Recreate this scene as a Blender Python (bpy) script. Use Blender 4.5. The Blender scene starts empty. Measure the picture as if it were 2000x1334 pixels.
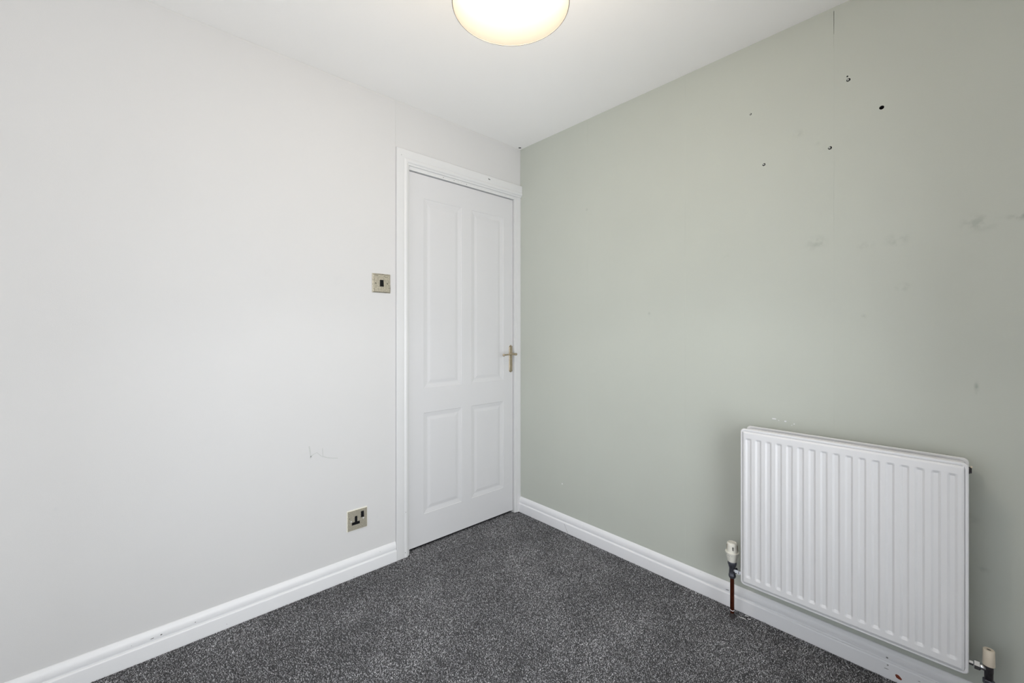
import bpy, bmesh, math, random
import numpy as np
from mathutils import Vector, Matrix
random.seed(7); rng = np.random.default_rng(7)
S = bpy.context.scene
COL = S.collection
PI = math.pi

# ---------------------------------------------------------------- camera
H = 2.38                                    # ceiling height
RX, RY = -2.47, -2.47                       # far corner of the small room
cd = bpy.data.cameras.new('camera'); cam = bpy.data.objects.new('camera', cd); COL.objects.link(cam)
cam.location = (-1.9431, -2.0337, 1.1799)
cam.rotation_euler = (PI/2, 0, -math.radians(42.568))
cd.sensor_width = 36; cd.lens = 831.5/2000*36; cd.shift_y = -19.6/2000
cd.clip_start = .02
S.camera = cam

# ---------------------------------------------------------------- world, daylight, exposure
W = bpy.data.worlds.new('overcast_sky'); S.world = W; W.use_nodes = True
bg = W.node_tree.nodes['Background']; bg.inputs['Color'].default_value = (.80, .89, 1, 1); bg.inputs['Strength'].default_value = 1.0
WX0, WX1, WZ0, WZ1 = -2.40, -.55, .10, 1.84      # window opening in the rear wall
al = bpy.data.lights.new('window_daylight', 'AREA'); al.shape = 'RECTANGLE'
al.size = WX1-WX0-.02; al.size_y = WZ1-WZ0-.02; al.energy = 40; al.color = (.95, .975, 1.0)
alo = bpy.data.objects.new('window_daylight', al); COL.objects.link(alo)
alo.location = ((WX0+WX1)/2, RY-.105, (WZ0+WZ1)/2); alo.rotation_euler = (PI/2, 0, 0)
VY0, VY1, VZ0, VZ1 = -1.85, -.45, .12, 1.60        # unseen side window, added as fill to lift the low green wall
al2 = bpy.data.lights.new('side_fill_light', 'AREA'); al2.shape = 'RECTANGLE'
al2.size = VY1-VY0-.02; al2.size_y = VZ1-VZ0-.02; al2.energy = 5.5; al2.color = (.93, .96, 1.0)
alo2 = bpy.data.objects.new('side_fill_light', al2); COL.objects.link(alo2)
alo2.location = (RX-.105, (VY0+VY1)/2, (VZ0+VZ1)/2); alo2.rotation_euler = (PI/2, 0, -PI/2)
LAMP = (-1.200, -1.220)
bl = bpy.data.lights.new('bulb_light', 'POINT'); bl.energy = 18.5; bl.color = (1.0, .925, .845); bl.shadow_soft_size = .016
blo = bpy.data.objects.new('bulb_light', bl); COL.objects.link(blo); blo.location = (LAMP[0], LAMP[1], 2.125)
S.view_settings.view_transform = 'Standard'; S.view_settings.look = 'None'
S.view_settings.gamma = 1; S.view_settings.use_curve_mapping = False
S.view_settings.exposure = 0.10

# ---------------------------------------------------------------- materials
def mat(name, col, rough=.5, metal=0, bump=None, var=None, coat=0, spec=.5):
    m = bpy.data.materials.new(name); m.use_nodes = True
    nt = m.node_tree; p = nt.nodes['Principled BSDF']
    p.inputs['Base Color'].default_value = (*col, 1)
    p.inputs['Roughness'].default_value = rough; p.inputs['Metallic'].default_value = metal
    p.inputs['Specular IOR Level'].default_value = spec
    if coat: p.inputs['Coat Weight'].default_value = coat
    tc = nt.nodes.new('ShaderNodeTexCoord')
    if var:                                  # (scale, amount): soft tonal variation of the material itself
        n = nt.nodes.new('ShaderNodeTexNoise'); n.inputs['Scale'].default_value = var[0]; n.inputs['Detail'].default_value = 4
        nt.links.new(tc.outputs['Object'], n.inputs['Vector'])
        r = nt.nodes.new('ShaderNodeMapRange')
        r.inputs[1].default_value = .3; r.inputs[2].default_value = .7
        r.inputs[3].default_value = 1-var[1]; r.inputs[4].default_value = 1+var[1]
        nt.links.new(n.outputs['Fac'], r.inputs[0])
        mx = nt.nodes.new('ShaderNodeVectorMath'); mx.operation = 'SCALE'; mx.inputs[0].default_value = col
        nt.links.new(r.outputs[0], mx.inputs['Scale']); nt.links.new(mx.outputs[0], p.inputs['Base Color'])
    if bump:                                 # list of (scale, strength, distance)
        prev = None
        for sc, st, di in bump:
            n = nt.nodes.new('ShaderNodeTexNoise'); n.inputs['Scale'].default_value = sc; n.inputs['Detail'].default_value = 3
            nt.links.new(tc.outputs['Object'], n.inputs['Vector'])
            b = nt.nodes.new('ShaderNodeBump'); b.inputs['Strength'].default_value = st; b.inputs['Distance'].default_value = di
            nt.links.new(n.outputs['Fac'], b.inputs['Height'])
            if prev: nt.links.new(prev.outputs[0], b.inputs['Normal'])
            prev = b
        nt.links.new(prev.outputs[0], p.inputs['Normal'])
    return m

def add_smudges(m, spots, dark):
    """faint dirty marks on the paint: (x, y, z, radius_y, radius_z, strength) in object space"""
    nt = m.node_tree; p = nt.nodes['Principled BSDF']
    src = p.inputs['Base Color'].links[0].from_socket
    tc = nt.nodes.new('ShaderNodeTexCoord')
    no = nt.nodes.new('ShaderNodeTexNoise'); no.inputs['Scale'].default_value = 38; no.inputs['Detail'].default_value = 5
    nt.links.new(tc.outputs['Object'], no.inputs['Vector'])
    nr = nt.nodes.new('ShaderNodeMapRange'); nr.inputs[1].default_value = .42; nr.inputs[2].default_value = .62
    nt.links.new(no.outputs['Fac'], nr.inputs[0])
    acc = None
    for (x, y, z, rx, rz, s) in spots:
        a = nt.nodes.new('ShaderNodeVectorMath'); a.operation = 'SUBTRACT'; a.inputs[1].default_value = (x, y, z)
        nt.links.new(tc.outputs['Object'], a.inputs[0])
        b = nt.nodes.new('ShaderNodeVectorMath'); b.operation = 'DIVIDE'; b.inputs[1].default_value = (rx, rx, rz)
        nt.links.new(a.outputs[0], b.inputs[0])
        c = nt.nodes.new('ShaderNodeVectorMath'); c.operation = 'LENGTH'; nt.links.new(b.outputs[0], c.inputs[0])
        d = nt.nodes.new('ShaderNodeMapRange'); d.interpolation_type = 'SMOOTHSTEP'
        d.inputs[1].default_value = 0; d.inputs[2].default_value = 1; d.inputs[3].default_value = s; d.inputs[4].default_value = 0
        nt.links.new(c.outputs['Value'], d.inputs[0])
        if acc is None: acc = d.outputs[0]
        else:
            e = nt.nodes.new('ShaderNodeMath'); e.operation = 'MAXIMUM'
            nt.links.new(acc, e.inputs[0]); nt.links.new(d.outputs[0], e.inputs[1]); acc = e.outputs[0]
    f = nt.nodes.new('ShaderNodeMath'); f.operation = 'MULTIPLY'
    nt.links.new(acc, f.inputs[0]); nt.links.new(nr.outputs[0], f.inputs[1])
    mx = nt.nodes.new('ShaderNodeMix'); mx.data_type = 'RGBA'
    nt.links.new(f.outputs[0], mx.inputs['Factor']); nt.links.new(src, mx.inputs['A']); mx.inputs['B'].default_value = (*dark, 1)
    nt.links.new(mx.outputs['Result'], p.inputs['Base Color'])

M = {}
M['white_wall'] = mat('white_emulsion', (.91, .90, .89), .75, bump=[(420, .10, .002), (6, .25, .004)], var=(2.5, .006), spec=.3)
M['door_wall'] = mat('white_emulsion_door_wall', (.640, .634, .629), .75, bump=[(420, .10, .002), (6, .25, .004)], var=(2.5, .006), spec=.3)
M['ceiling'] = mat('ceiling_emulsion', (.94, .93, .915), .85, bump=[(300, .12, .002), (5, .3, .004)], var=(2, .006), spec=.25)
M['green_wall'] = mat('sage_green_emulsion', (.525, .548, .495), .72, bump=[(420, .12, .002), (5, .25, .004)], var=(3.0, .012), spec=.3)
add_smudges(M['green_wall'], [(0, -1.851, 1.492, .045, .03, .55), (0, -1.77, 1.485, .035, .02, .4), (0, -2.04, 1.515, .06, .04, .5),
    (0, -2.13, 1.52, .045, .02, .9), (0, -1.625, 1.515, .05, .04, .5), (0, -.544, 1.872, .012, .012, .9), (0, -1.87, 1.33, .03, .02, .5),
    (0, -1.765, 1.233, .012, .012, .8), (0, -2.036, 1.007, .008, .03, .8), (0, -2.02, .60, .03, .02, .6), (0, -1.57, 1.95, .03, .02, .4),
    (0, -1.63, 1.9, .02, .02, .5), (0, -1.30, 1.5, .02, .02, .3), (0, -.93, 1.27, .012, .012, .5), (0, -2.05, .45, .02, .02, .5)], (.33, .36, .32))
add_smudges(M['door_wall'], [(-1.49, 0, 1.44, .05, .04, .25), (-1.18, 0, 1.42, .06, .05, .35), (-.98, 0, .24, .07, .07, .3),
    (-1.30, 0, .60, .05, .03, .35), (-1.2753, 0, 2.0788, .008, .008, .9), (-2.10, 0, .60, .01, .01, .8), (-1.02, 0, .24, .05, .04, .25)], (.60, .60, .60))
M['gloss'] = mat('white_gloss_paint', (.825, .825, .84), .38, bump=[(60, .06, .002)], var=(9, .008))
M['skirting'] = mat('white_gloss_darkened', (.775, .775, .782), .38, bump=[(60, .06, .002)], var=(9, .008))  # same gloss paint, darkened on the left board to offset stronger light
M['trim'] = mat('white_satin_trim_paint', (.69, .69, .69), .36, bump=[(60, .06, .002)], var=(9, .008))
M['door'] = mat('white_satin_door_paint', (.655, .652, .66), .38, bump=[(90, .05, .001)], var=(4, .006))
M['radiator'] = mat('white_radiator_enamel', (.745, .745, .755), .32, var=(8, .006))
M['rim'] = mat('beige_rim_tape', (.14, .12, .095), .7, var=(60, .05))
M['cream'] = mat('cream_plastic', (.80, .78, .70), .4, var=(40, .02))
M['ivory'] = mat('aged_ivory_plastic', (.72, .64, .52), .45, var=(60, .02))
M['grey_plastic'] = mat('grey_wall_plug_plastic', (.58, .59, .56), .6, var=(80, .05))
M['black'] = mat('black_plastic', (.006, .006, .007), .4, var=(60, .1), spec=.2)
M['chrome'] = mat('chrome', (.70, .71, .73), .14, 1, var=(50, .04))
M['screw'] = mat('bright_screw_metal', (.80, .80, .80), .35, .4, var=(80, .05))
M['recess'] = mat('recess_shade_brown', (.30, .25, .18), .6, var=(80, .1))
M['dull_metal'] = mat('dull_plated_brass', (.10, .105, .125), .40, .7, bump=[(160, .3, .001)], var=(120, .2))
M['dark_metal'] = mat('dark_plated_metal', (.06, .055, .06), .38, .7, var=(120, .2))
M['copper'] = mat('tarnished_copper', (.105, .026, .012), .28, .65, bump=[(90, .15, .001)], var=(70, .35))
M['brass'] = mat('worn_brass', (.50, .42, .31), .33, .9, bump=[(90, .15, .001)], var=(60, .12))
M['brushed'] = mat('tarnished_brushed_steel', (.50, .46, .37), .38, .75, bump=[(220, .25, .001)], var=(150, .28))
M['brushed_dark'] = mat('tarnished_brushed_brass', (.50, .465, .375), .42, .6, bump=[(260, .35, .001)], var=(330, .40))
M['tarnish'] = mat('dark_tarnish_and_cap_shade', (.10, .095, .075), .7, var=(300, .3))
M['chip_or_hole_dark'] = mat('dark_chip_and_hole_shade', (.035, .03, .03), .8, var=(200, .3))
M['chip_grey'] = mat('scuffed_paint_grey', (.30, .30, .29), .8, var=(200, .2))
M['scuff'] = mat('faint_scuff_grey', (.55, .555, .54), .8, var=(200, .04))
M['chip_red'] = mat('bare_red_primer', (.20, .035, .012), .7, var=(200, .3))
M['dark_gap'] = mat('door_gap_shade', (.03, .028, .026), .9, var=(20, .1))  # near-black colour stands for the shade behind the door gap
M['splinter'] = mat('white_paint_splinter', (.75, .75, .73), .6, var=(100, .05))
M['cord'] = mat('white_flex', (.75, .75, .73), .5, var=(30, .02))
M['floor'] = mat('carpet_backing', (.035, .035, .038), .95, var=(40, .2))

# carpet yarn: every tuft carries its own shade of grey
m = bpy.data.materials.new('carpet_yarn'); m.use_nodes = True; nt = m.node_tree; p = nt.nodes['Principled BSDF']
at = nt.nodes.new('ShaderNodeAttribute'); at.attribute_name = 'shade'
rp = nt.nodes.new('ShaderNodeValToRGB'); e = rp.color_ramp.elements
e[0].position = 0; e[0].color = (.045, .045, .048, 1); e[1].position = 1; e[1].color = (.85, .85, .88, 1)
x = e.new(.45); x.color = (.162, .162, .167, 1); x = e.new(.8); x.color = (.46, .46, .48, 1)
nt.links.new(at.outputs['Fac'], rp.inputs[0]); nt.links.new(rp.outputs[0], p.inputs['Base Color'])
p.inputs['Roughness'].default_value = .9; p.inputs['Specular IOR Level'].default_value = .15
M['yarn'] = m

# lampshade: thin white fabric that lets light through
m = bpy.data.materials.new('translucent_shade_fabric'); m.use_nodes = True; nt = m.node_tree; nt.nodes.clear()
o = nt.nodes.new('ShaderNodeOutputMaterial'); d = nt.nodes.new('ShaderNodeBsdfDiffuse'); t = nt.nodes.new('ShaderNodeBsdfTranslucent')
tr = nt.nodes.new('ShaderNodeBsdfTransparent'); m1 = nt.nodes.new('ShaderNodeMixShader'); m2 = nt.nodes.new('ShaderNodeMixShader')
n = nt.nodes.new('ShaderNodeTexNoise'); n.inputs['Scale'].default_value = 120
r = nt.nodes.new('ShaderNodeMapRange'); r.inputs[3].default_value = .42; r.inputs[4].default_value = .58
nt.links.new(n.outputs['Fac'], r.inputs[0])
d.inputs[0].default_value = (.37, .345, .285, 1); t.inputs[0].default_value = (.37, .345, .285, 1); tr.inputs[0].default_value = (1, .96, .90, 1)
nt.links.new(r.outputs[0], m1.inputs[0]); nt.links.new(d.outputs[0], m1.inputs[1]); nt.links.new(t.outputs[0], m1.inputs[2])
m2.inputs[0].default_value = .72; nt.links.new(m1.outputs[0], m2.inputs[1]); nt.links.new(tr.outputs[0], m2.inputs[2])
nt.links.new(m2.outputs[0], o.inputs[0]); M['shade'] = m
m = bpy.data.materials.new('glowing_bulb_glass'); m.use_nodes = True; nt = m.node_tree; nt.nodes.clear()
o = nt.nodes.new('ShaderNodeOutputMaterial'); a = nt.nodes.new('ShaderNodeBsdfTransparent'); g = nt.nodes.new('ShaderNodeEmission'); mx = nt.nodes.new('ShaderNodeMixShader')
g.inputs[0].default_value = (1, .93, .80, 1); g.inputs[1].default_value = 12; mx.inputs[0].default_value = .25
nt.links.new(a.outputs[0], mx.inputs[1]); nt.links.new(g.outputs[0], mx.inputs[2]); nt.links.new(mx.outputs[0], o.inputs[0]); M['bulb'] = m
m = bpy.data.materials.new('window_glass'); m.use_nodes = True; nt = m.node_tree; nt.nodes.clear()
o = nt.nodes.new('ShaderNodeOutputMaterial'); a = nt.nodes.new('ShaderNodeBsdfTransparent'); g = nt.nodes.new('ShaderNodeBsdfGlossy')
fr = nt.nodes.new('ShaderNodeFresnel'); fr.inputs[0].default_value = 1.3; mx = nt.nodes.new('ShaderNodeMixShader'); g.inputs['Roughness'].default_value = .02
nt.links.new(fr.outputs[0], mx.inputs[0]); nt.links.new(a.outputs[0], mx.inputs[1]); nt.links.new(g.outputs[0], mx.inputs[2]); nt.links.new(mx.outputs[0], o.inputs[0]); M['glass'] = m

# ---------------------------------------------------------------- helpers
def link(name, me, m=None, parent=None, smooth=False):
    o = bpy.data.objects.new(name, me); COL.objects.link(o)
    if m is not None: me.materials.append(M[m] if isinstance(m, str) else m)
    if parent is not None: o.parent = parent
    if smooth:
        me.shade_smooth()
        me.set_sharp_from_angle(angle=math.radians(38))
    return o
def obj(name, bm, m, parent=None, smooth=False):
    bmesh.ops.recalc_face_normals(bm, faces=bm.faces)
    me = bpy.data.meshes.new(name); bm.to_mesh(me); bm.free()
    return link(name, me, m, parent, smooth)
def thing(name, label, cat, loc=(0, 0, 0), group=None):
    o = bpy.data.objects.new(name, None); COL.objects.link(o); o.empty_display_size = .05
    o.location = loc; o['label'] = label; o['category'] = cat
    if group: o['group'] = group
    return o
def struct(name, label, bm=None, m=None, smooth=False):
    o = obj(name, bm, m, None, smooth) if bm is not None else bpy.data.objects.new(name, None)
    if bm is None: COL.objects.link(o)
    o['kind'] = 'structure'; o['label'] = label
    return o
def box(bm, a, b, bev=0, seg=2):
    a, b = [min(p, q) for p, q in zip(a, b)], [max(p, q) for p, q in zip(a, b)]
    r = bmesh.ops.create_cube(bm, size=1)
    for v in r['verts']:
        v.co = Vector([(a[i]+b[i])/2 + v.co[i]*(b[i]-a[i]) for i in range(3)])
    if bev:
        es = list({e for v in r['verts'] for e in v.link_edges})
        bmesh.ops.bevel(bm, geom=es, offset=bev, segments=seg, profile=.6, affect='EDGES', clamp_overlap=True)
    return bm
def B(a, b, bev=0, seg=2): return box(bmesh.new(), a, b, bev, seg)
def frame(axis):
    z = Vector(axis).normalized(); x = Vector((0, 0, 1)).cross(z)
    if x.length < 1e-4: x = Vector((1, 0, 0))
    x.normalize(); return x, z.cross(x), z
def lathe(bm, prof, origin=(0, 0, 0), axis=(0, 0, 1), n=32, cap=True, rot=0):
    """profile = list of (radius, height) along the axis"""
    X, Y, Z = frame(axis); O = Vector(origin); rings = []
    for r, h in prof:
        if r < 1e-6: rings.append([bm.verts.new(O+Z*h)])
        else: rings.append([bm.verts.new(O+Z*h+(X*math.cos(rot+2*PI*k/n)+Y*math.sin(rot+2*PI*k/n))*r) for k in range(n)])
    for p, q in zip(rings, rings[1:]):
        for k in range(n):
            k2 = (k+1) % n
            if len(p) == 1 and len(q) == 1: continue
            if len(p) == 1: bm.faces.new((p[0], q[k], q[k2]))
            elif len(q) == 1: bm.faces.new((p[k], p[k2], q[0]))
            else: bm.faces.new((p[k], p[k2], q[k2], q[k]))
    if cap:
        for r in (rings[0], rings[-1]):
            if len(r) > 2: bm.faces.new(r)
    return bm
def tube(bm, pts, rad, n=16, cap=True):
    pts = [Vector(p) for p in pts]; rads = rad if isinstance(rad, (list, tuple)) else [rad]*len(pts); rings = []
    for i, p in enumerate(pts):
        t = (pts[min(i+1, len(pts)-1)]-pts[max(i-1, 0)]); X, Y, _ = frame(t)
        rings.append([bm.verts.new(p+(X*math.cos(2*PI*k/n)+Y*math.sin(2*PI*k/n))*rads[i]) for k in range(n)])
    for a, b in zip(rings, rings[1:]):
        for k in range(n): bm.faces.new((a[k], a[(k+1) % n], b[(k+1) % n], b[k]))
    if cap: bm.faces.new(rings[0]); bm.faces.new(rings[-1])
    return bm
def sweep(bm, prof, p0, p1, out, mitre0=0, mitre1=0):
    """extrude a closed (t, z) profile from p0 to p1 (on the wall line); t goes along out"""
    p0, p1, out = Vector(p0), Vector(p1), Vector(out); d = (p1-p0).normalized(); R = []
    for P, mi in ((p0, mitre0), (p1, mitre1)):
        R.append([bm.verts.new(P+out*t+Vector((0, 0, z))+d*mi*t) for t, z in prof])
    n = len(prof)
    for k in range(n): bm.faces.new((R[0][k], R[0][(k+1) % n], R[1][(k+1) % n], R[1][k]))
    bm.faces.new(R[0]); bm.faces.new(R[1]); return bm
def cut(o, cutter_bm):
    me = bpy.data.meshes.new('cutter'); bmesh.ops.recalc_face_normals(cutter_bm, faces=cutter_bm.faces)
    cutter_bm.to_mesh(me); cutter_bm.free()
    c = bpy.data.objects.new('cutter', me); COL.objects.link(c)
    md = o.modifiers.new('hole', 'BOOLEAN'); md.operation = 'DIFFERENCE'; md.solver = 'EXACT'; md.object = c
    bpy.context.view_layer.update()
    new = bpy.data.meshes.new_from_object(o.evaluated_get(bpy.context.evaluated_depsgraph_get()))
    o.modifiers.clear(); old = o.data; o.data = new; bpy.data.meshes.remove(old)
    bpy.data.objects.remove(c); bpy.data.meshes.remove(me)

# ---------------------------------------------------------------- floor and its pile
floor = struct('floor', 'dark grey speckled carpet covering the floor', B((RX-.1, RY-.1, -.06), (.1, .14, -.0035)), 'floor')
def carpet():
    st = .0036
    xs = np.arange(RX, -.019, st); ys = np.arange(RY, -.019, st)
    gx, gy = np.meshgrid(xs, ys, indexing='ij'); P = np.stack([gx.ravel(), gy.ravel()], 1)
    # the strip of carpet that runs on under the door
    hx, hy = np.meshgrid(np.arange(-.818, -.036, st), np.arange(-.019, .03, st), indexing='ij')
    P = np.concatenate([P, np.stack([hx.ravel(), hy.ravel()], 1)])
    P += rng.uniform(-.45, .45, P.shape)*st
    N = len(P)
    def wav(s, seed):
        r = np.random.default_rng(seed); v = np.zeros(N)
        for k in range(14):
            a = r.uniform(0, 2*PI); f = s*r.uniform(.6, 1.6); v += np.sin((P[:, 0]*math.cos(a)+P[:, 1]*math.sin(a))*f+r.uniform(0, 2*PI))
        return v/3.7
    patch = wav(13, 3)*.6+wav(32, 5)*.5
    h = rng.uniform(.0030, .0050, N); rad = rng.uniform(.0019, .0028, N); a0 = rng.uniform(0, 2*PI, N)
    lx = rng.normal(0, .0013, N)+.0012*patch; ly = rng.normal(0, .0013, N)-.0006*patch
    V = np.zeros((N, 4, 3), np.float32)
    for k in range(3):
        V[:, k, 0] = P[:, 0]+np.cos(a0+k*2*PI/3)*rad; V[:, k, 1] = P[:, 1]+np.sin(a0+k*2*PI/3)*rad; V[:, k, 2] = -.0042
    V[:, 3, 0] = P[:, 0]+lx; V[:, 3, 1] = P[:, 1]+ly; V[:, 3, 2] = -.0042+h
    F = (np.arange(N)[:, None, None]*4+np.array([[0, 1, 3], [1, 2, 3], [2, 0, 3]])[None]).reshape(-1)
    me = bpy.data.meshes.new('carpet_pile'); me.vertices.add(N*4); me.vertices.foreach_set('co', V.ravel())
    me.loops.add(len(F)); me.loops.foreach_set('vertex_index', F.astype(np.int32))
    me.polygons.add(N*3); me.polygons.foreach_set('loop_start', np.arange(0, N*9, 3, dtype=np.int32))
    me.update(calc_edges=True)
    sh = np.clip(rng.beta(1.8, 2.0, N)+.055*patch, 0, 1)  # patch also puts some pile-direction shading into the tuft colour
    sh4 = np.repeat(sh, 4); at = me.attributes.new('shade', 'FLOAT', 'POINT'); at.data.foreach_set('value', sh4.astype(np.float32))
    o = link('carpet_pile', me, 'yarn', floor); o['kind'] = 'stuff'; o['label'] = 'mottled dark and light grey carpet pile'
carpet()

# ---------------------------------------------------------------- walls and ceiling
DX0, DX1, DZ = -.834, -.020, 2.062          # rough doorway in the left wall
bm = bmesh.new()
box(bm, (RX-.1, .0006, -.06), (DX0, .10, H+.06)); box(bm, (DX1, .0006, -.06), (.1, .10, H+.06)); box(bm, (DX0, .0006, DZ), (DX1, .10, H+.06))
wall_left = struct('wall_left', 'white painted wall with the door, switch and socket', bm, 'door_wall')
wall_right = struct('wall_right', 'pale sage green wall behind the radiator', B((.0006, RY-.1, -.06), (.1, .0006, H+.06)), 'green_wall')
bm = bmesh.new()
for a, b in (((RX-.1, -.06), (WX0, H+.06)), ((WX1, -.06), (.1, H+.06)), ((WX0, -.06), (WX1, WZ0)), ((WX0, WZ1), (WX1, H+.06))):
    box(bm, (a[0], RY-.12, a[1]), (b[0], RY, b[1]))
wall_rear = struct('wall_rear', 'white wall with the window, behind the photographer', bm, 'white_wall')
bm = bmesh.new()
for a, b in (((RY, -.06), (VY0, H+.06)), ((VY1, -.06), (.0006, H+.06)), ((VY0, -.06), (VY1, VZ0)), ((VY0, VZ1), (VY1, H+.06))):
    box(bm, (RX-.12, a[0], a[1]), (RX, b[0], b[1]))
wall_side = struct('wall_side', 'white wall with an added fill window facing the green wall', bm, 'white_wall')
gap_blocker = struct('door_gap_blocker', 'dark slab added behind the door to block light at the gap', B((DX0-.02, .10, -.06), (DX1+.02, .14, DZ+.05)), 'dark_gap')  # unseen slab added to stop sky light leaking under the door
ceiling = struct('ceiling', 'white painted ceiling', B((RX-.1, RY-.1, H), (.1, .12, H+.06)), 'ceiling')
# a ragged black hole right in the corner of the ceiling
cb = bmesh.new(); lathe(cb, [(.0105, -.02), (.0105, .04)], (-.021, -.016, H), n=14); cut(ceiling, cb)
o = obj('hole_shade_lining', lathe(bmesh.new(), [(.0104, .002), (.0104, .036), (0, .0362)], (-.021, -.016, H), n=14, cap=False), 'chip_or_hole_dark', ceiling)  # dark lining paints the shade inside the hole

# wallpaper drops: thin sheets butted together, their seams open slightly near the top
T = .0006
def sheet_y(y0, y1, top0, z0=.0, open0=0, open1=0):
    """a drop on the green wall (x = 0 plane) from y0 down to y1, wavy upper edge"""
    bm = bmesh.new(); n = 14
    ys = [y0+(y1-y0)*k/n for k in range(n+1)]
    zt = [top0+random.uniform(-.0022, .0022) for _ in ys]
    cols = []
    for i, y in enumerate(ys):
        col = []
        for z in (z0, 1.2, 2.20, 2.29, 2.335, zt[i]):
            yy = y
            w = max(0, (z-2.25)/.12)
            if i == 0: yy -= open0*w
            if i == n: yy += open1*w
            col.append((yy, z))
        cols.append(col)
    lay = []
    for xx in (0, T): lay.append([[bm.verts.new((xx, y, z)) for y, z in c] for c in cols])
    nr = len(cols[0])
    for L_ in lay:
        for i in range(n):
            for j in range(nr-1): bm.faces.new((L_[i][j], L_[i+1][j], L_[i+1][j+1], L_[i][j+1]))
    A, C = lay
    for i in range(n):
        bm.faces.new((A[i][0], A[i+1][0], C[i+1][0], C[i][0])); bm.faces.new((A[i][-1], A[i+1][-1], C[i+1][-1], C[i][-1]))
    for j in range(nr-1):
        bm.faces.new((A[0][j], A[0][j+1], C[0][j+1], C[0][j])); bm.faces.new((A[n][j], A[n][j+1], C[n][j+1], C[n][j]))
    return bm
g = .0004
gs = []
for y0, y1, o0, o1 in ((-.0008, -.5512, 0, .0005), (-.5514, -1.1152, .0007, 0), (-1.1154, -1.6793, 0, .0012), (-1.6795, -2.2432, .0010, 0), (-2.2434, RY, 0, 0)):
    gs.append(obj('wallpaper_drop', sheet_y(y0, y1, 2.3705, open0=o0, open1=o1), 'green_wall', wall_right))
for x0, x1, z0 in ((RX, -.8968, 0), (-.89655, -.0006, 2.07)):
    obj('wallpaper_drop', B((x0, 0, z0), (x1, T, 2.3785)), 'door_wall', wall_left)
# flattened curl of paper along the door-wall seam above the architrave
obj('paper_seam', B((-.8962, -.0009, 2.135), (-.8925, 0, 2.376), .0004, 1), 'door_wall', wall_left)

cut(wall_right, B((-.01, -1.6800, 2.280), (.02, -1.6787, 2.3655)))
# screw holes in the green wall, four with a plug left in
holes = [(-1.7218, 2.0925, .0062, 1), (-1.8136, 1.9566, .0068, 0), (-1.3962, 2.0904, .0042, 1), (-1.6673, 1.8628, .0062, 1), (-1.4463, 1.8646, .0058, 1), (-1.7189, 2.1065, .0028, 0)]
for y, z, r, plug in holes:
    for o in [wall_right]+gs:
        if o is wall_right or (min(v.co.y for v in o.data.vertices)-.01 < y < max(v.co.y for v in o.data.vertices)+.01):
            cb = bmesh.new(); lathe(cb, [(r, -.02), (r, .045)], (0, y, z), (1, 0, 0), n=18); cut(o, cb)
    obj('hole_shade_lining', lathe(bmesh.new(), [(r*.99, .0016), (r*.99, .043), (0, .0432)], (0, y, z), (1, 0, 0), n=18, cap=False), 'chip_or_hole_dark', wall_right)  # dark colour of the lining stands for shade in each hole
    if plug:
        obj('wall_plug', lathe(bmesh.new(), [(r*.52, .0012), (r*.52, .03), (r*.2, .03), (r*.2, .0016), (r*.45, .0010), (r*.52, .0012)], (0, y+r*.26, z+r*.30), (1, 0, 0), n=16, cap=False), 'grey_plastic', wall_right, True)
# specks of filler on the green wall
for y, z, w, h in ((-.3618, .2688, .006, .008), (-1.4835, .8271, .014, .004), (-1.5231, .8229, .007, .005), (-1.553, .817, .004, .004), (-1.545, .811, .003, .003), (-1.50, .823, .003, .003)):
    obj('paint_fleck', B((-.0008, y-w/2, z-h/2), (0, y+w/2, z+h/2), .0004, 1), 'gloss', wall_right)

# irregular thin flake of something on a surface: centre, in-plane half sizes, plane normal axis
def flake(name, c, w, h, axis, m, parent, th=.0005, tilt=0, n=9):
    bm = bmesh.new(); c = Vector(c)
    if axis == 'x': U, N_ = Vector((0, 1, 0)), Vector((-1, 0, 0))
    else: U, N_ = Vector((1, 0, 0)), Vector((0, -1, 0))
    Vv = Vector((0, 0, 1)); a, b = [], []
    for k in range(n):
        t = 2*PI*k/n; q = random.uniform(.7, 1.1); u, v = math.cos(t)*w*q, math.sin(t)*h*q
        u, v = u*math.cos(tilt)-v*math.sin(tilt), u*math.sin(tilt)+v*math.cos(tilt)
        a.append(bm.verts.new(c+U*u+Vv*v-N_*th*.3)); b.append(bm.verts.new(c+U*u*.9+Vv*v*.9+N_*th))
    bm.faces.new(a); bm.faces.new(b)
    for k in range(n): bm.faces.new((a[k], a[(k+1) % n], b[(k+1) % n], b[k]))
    return obj(name, bm, m, parent)
# pencil-like scuffs on the white wall
def stroke(pts, w):
    bm = bmesh.new(); r = []
    for i, (x, z) in enumerate(pts):
        q = pts[min(i+1, len(pts)-1)]; p = pts[max(i-1, 0)]; d = Vector((q[0]-p[0], q[1]-p[1])).normalized(); nx, nz = -d.y*w/2, d.x*w/2
        r.append([bm.verts.new((x+s*nx, y, z+s*nz)) for s, y in ((-1, 0), (1, 0), (1, -.0002), (-1, -.0002))])
    for a, b in zip(r, r[1:]):
        for k in range(4): bm.faces.new((a[k], a[(k+1) % 4], b[(k+1) % 4], b[k]))
    bm.faces.new(r[0]); bm.faces.new(r[-1]); return obj('scuff_mark', bm, 'scuff', wall_left)
stroke([(-1.318, .662), (-1.314, .640), (-1.312, .622), (-1.311, .605)], .0055)
stroke([(-1.312, .612), (-1.300, .622), (-1.284, .627), (-1.272, .614), (-1.262, .604)], .0035)
stroke([(-1.260, .642), (-1.259, .622), (-1.258, .600)], .0035)
stroke([(-1.258, .604), (-1.240, .595), (-1.215, .588), (-1.19, .583)], .004)

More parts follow.
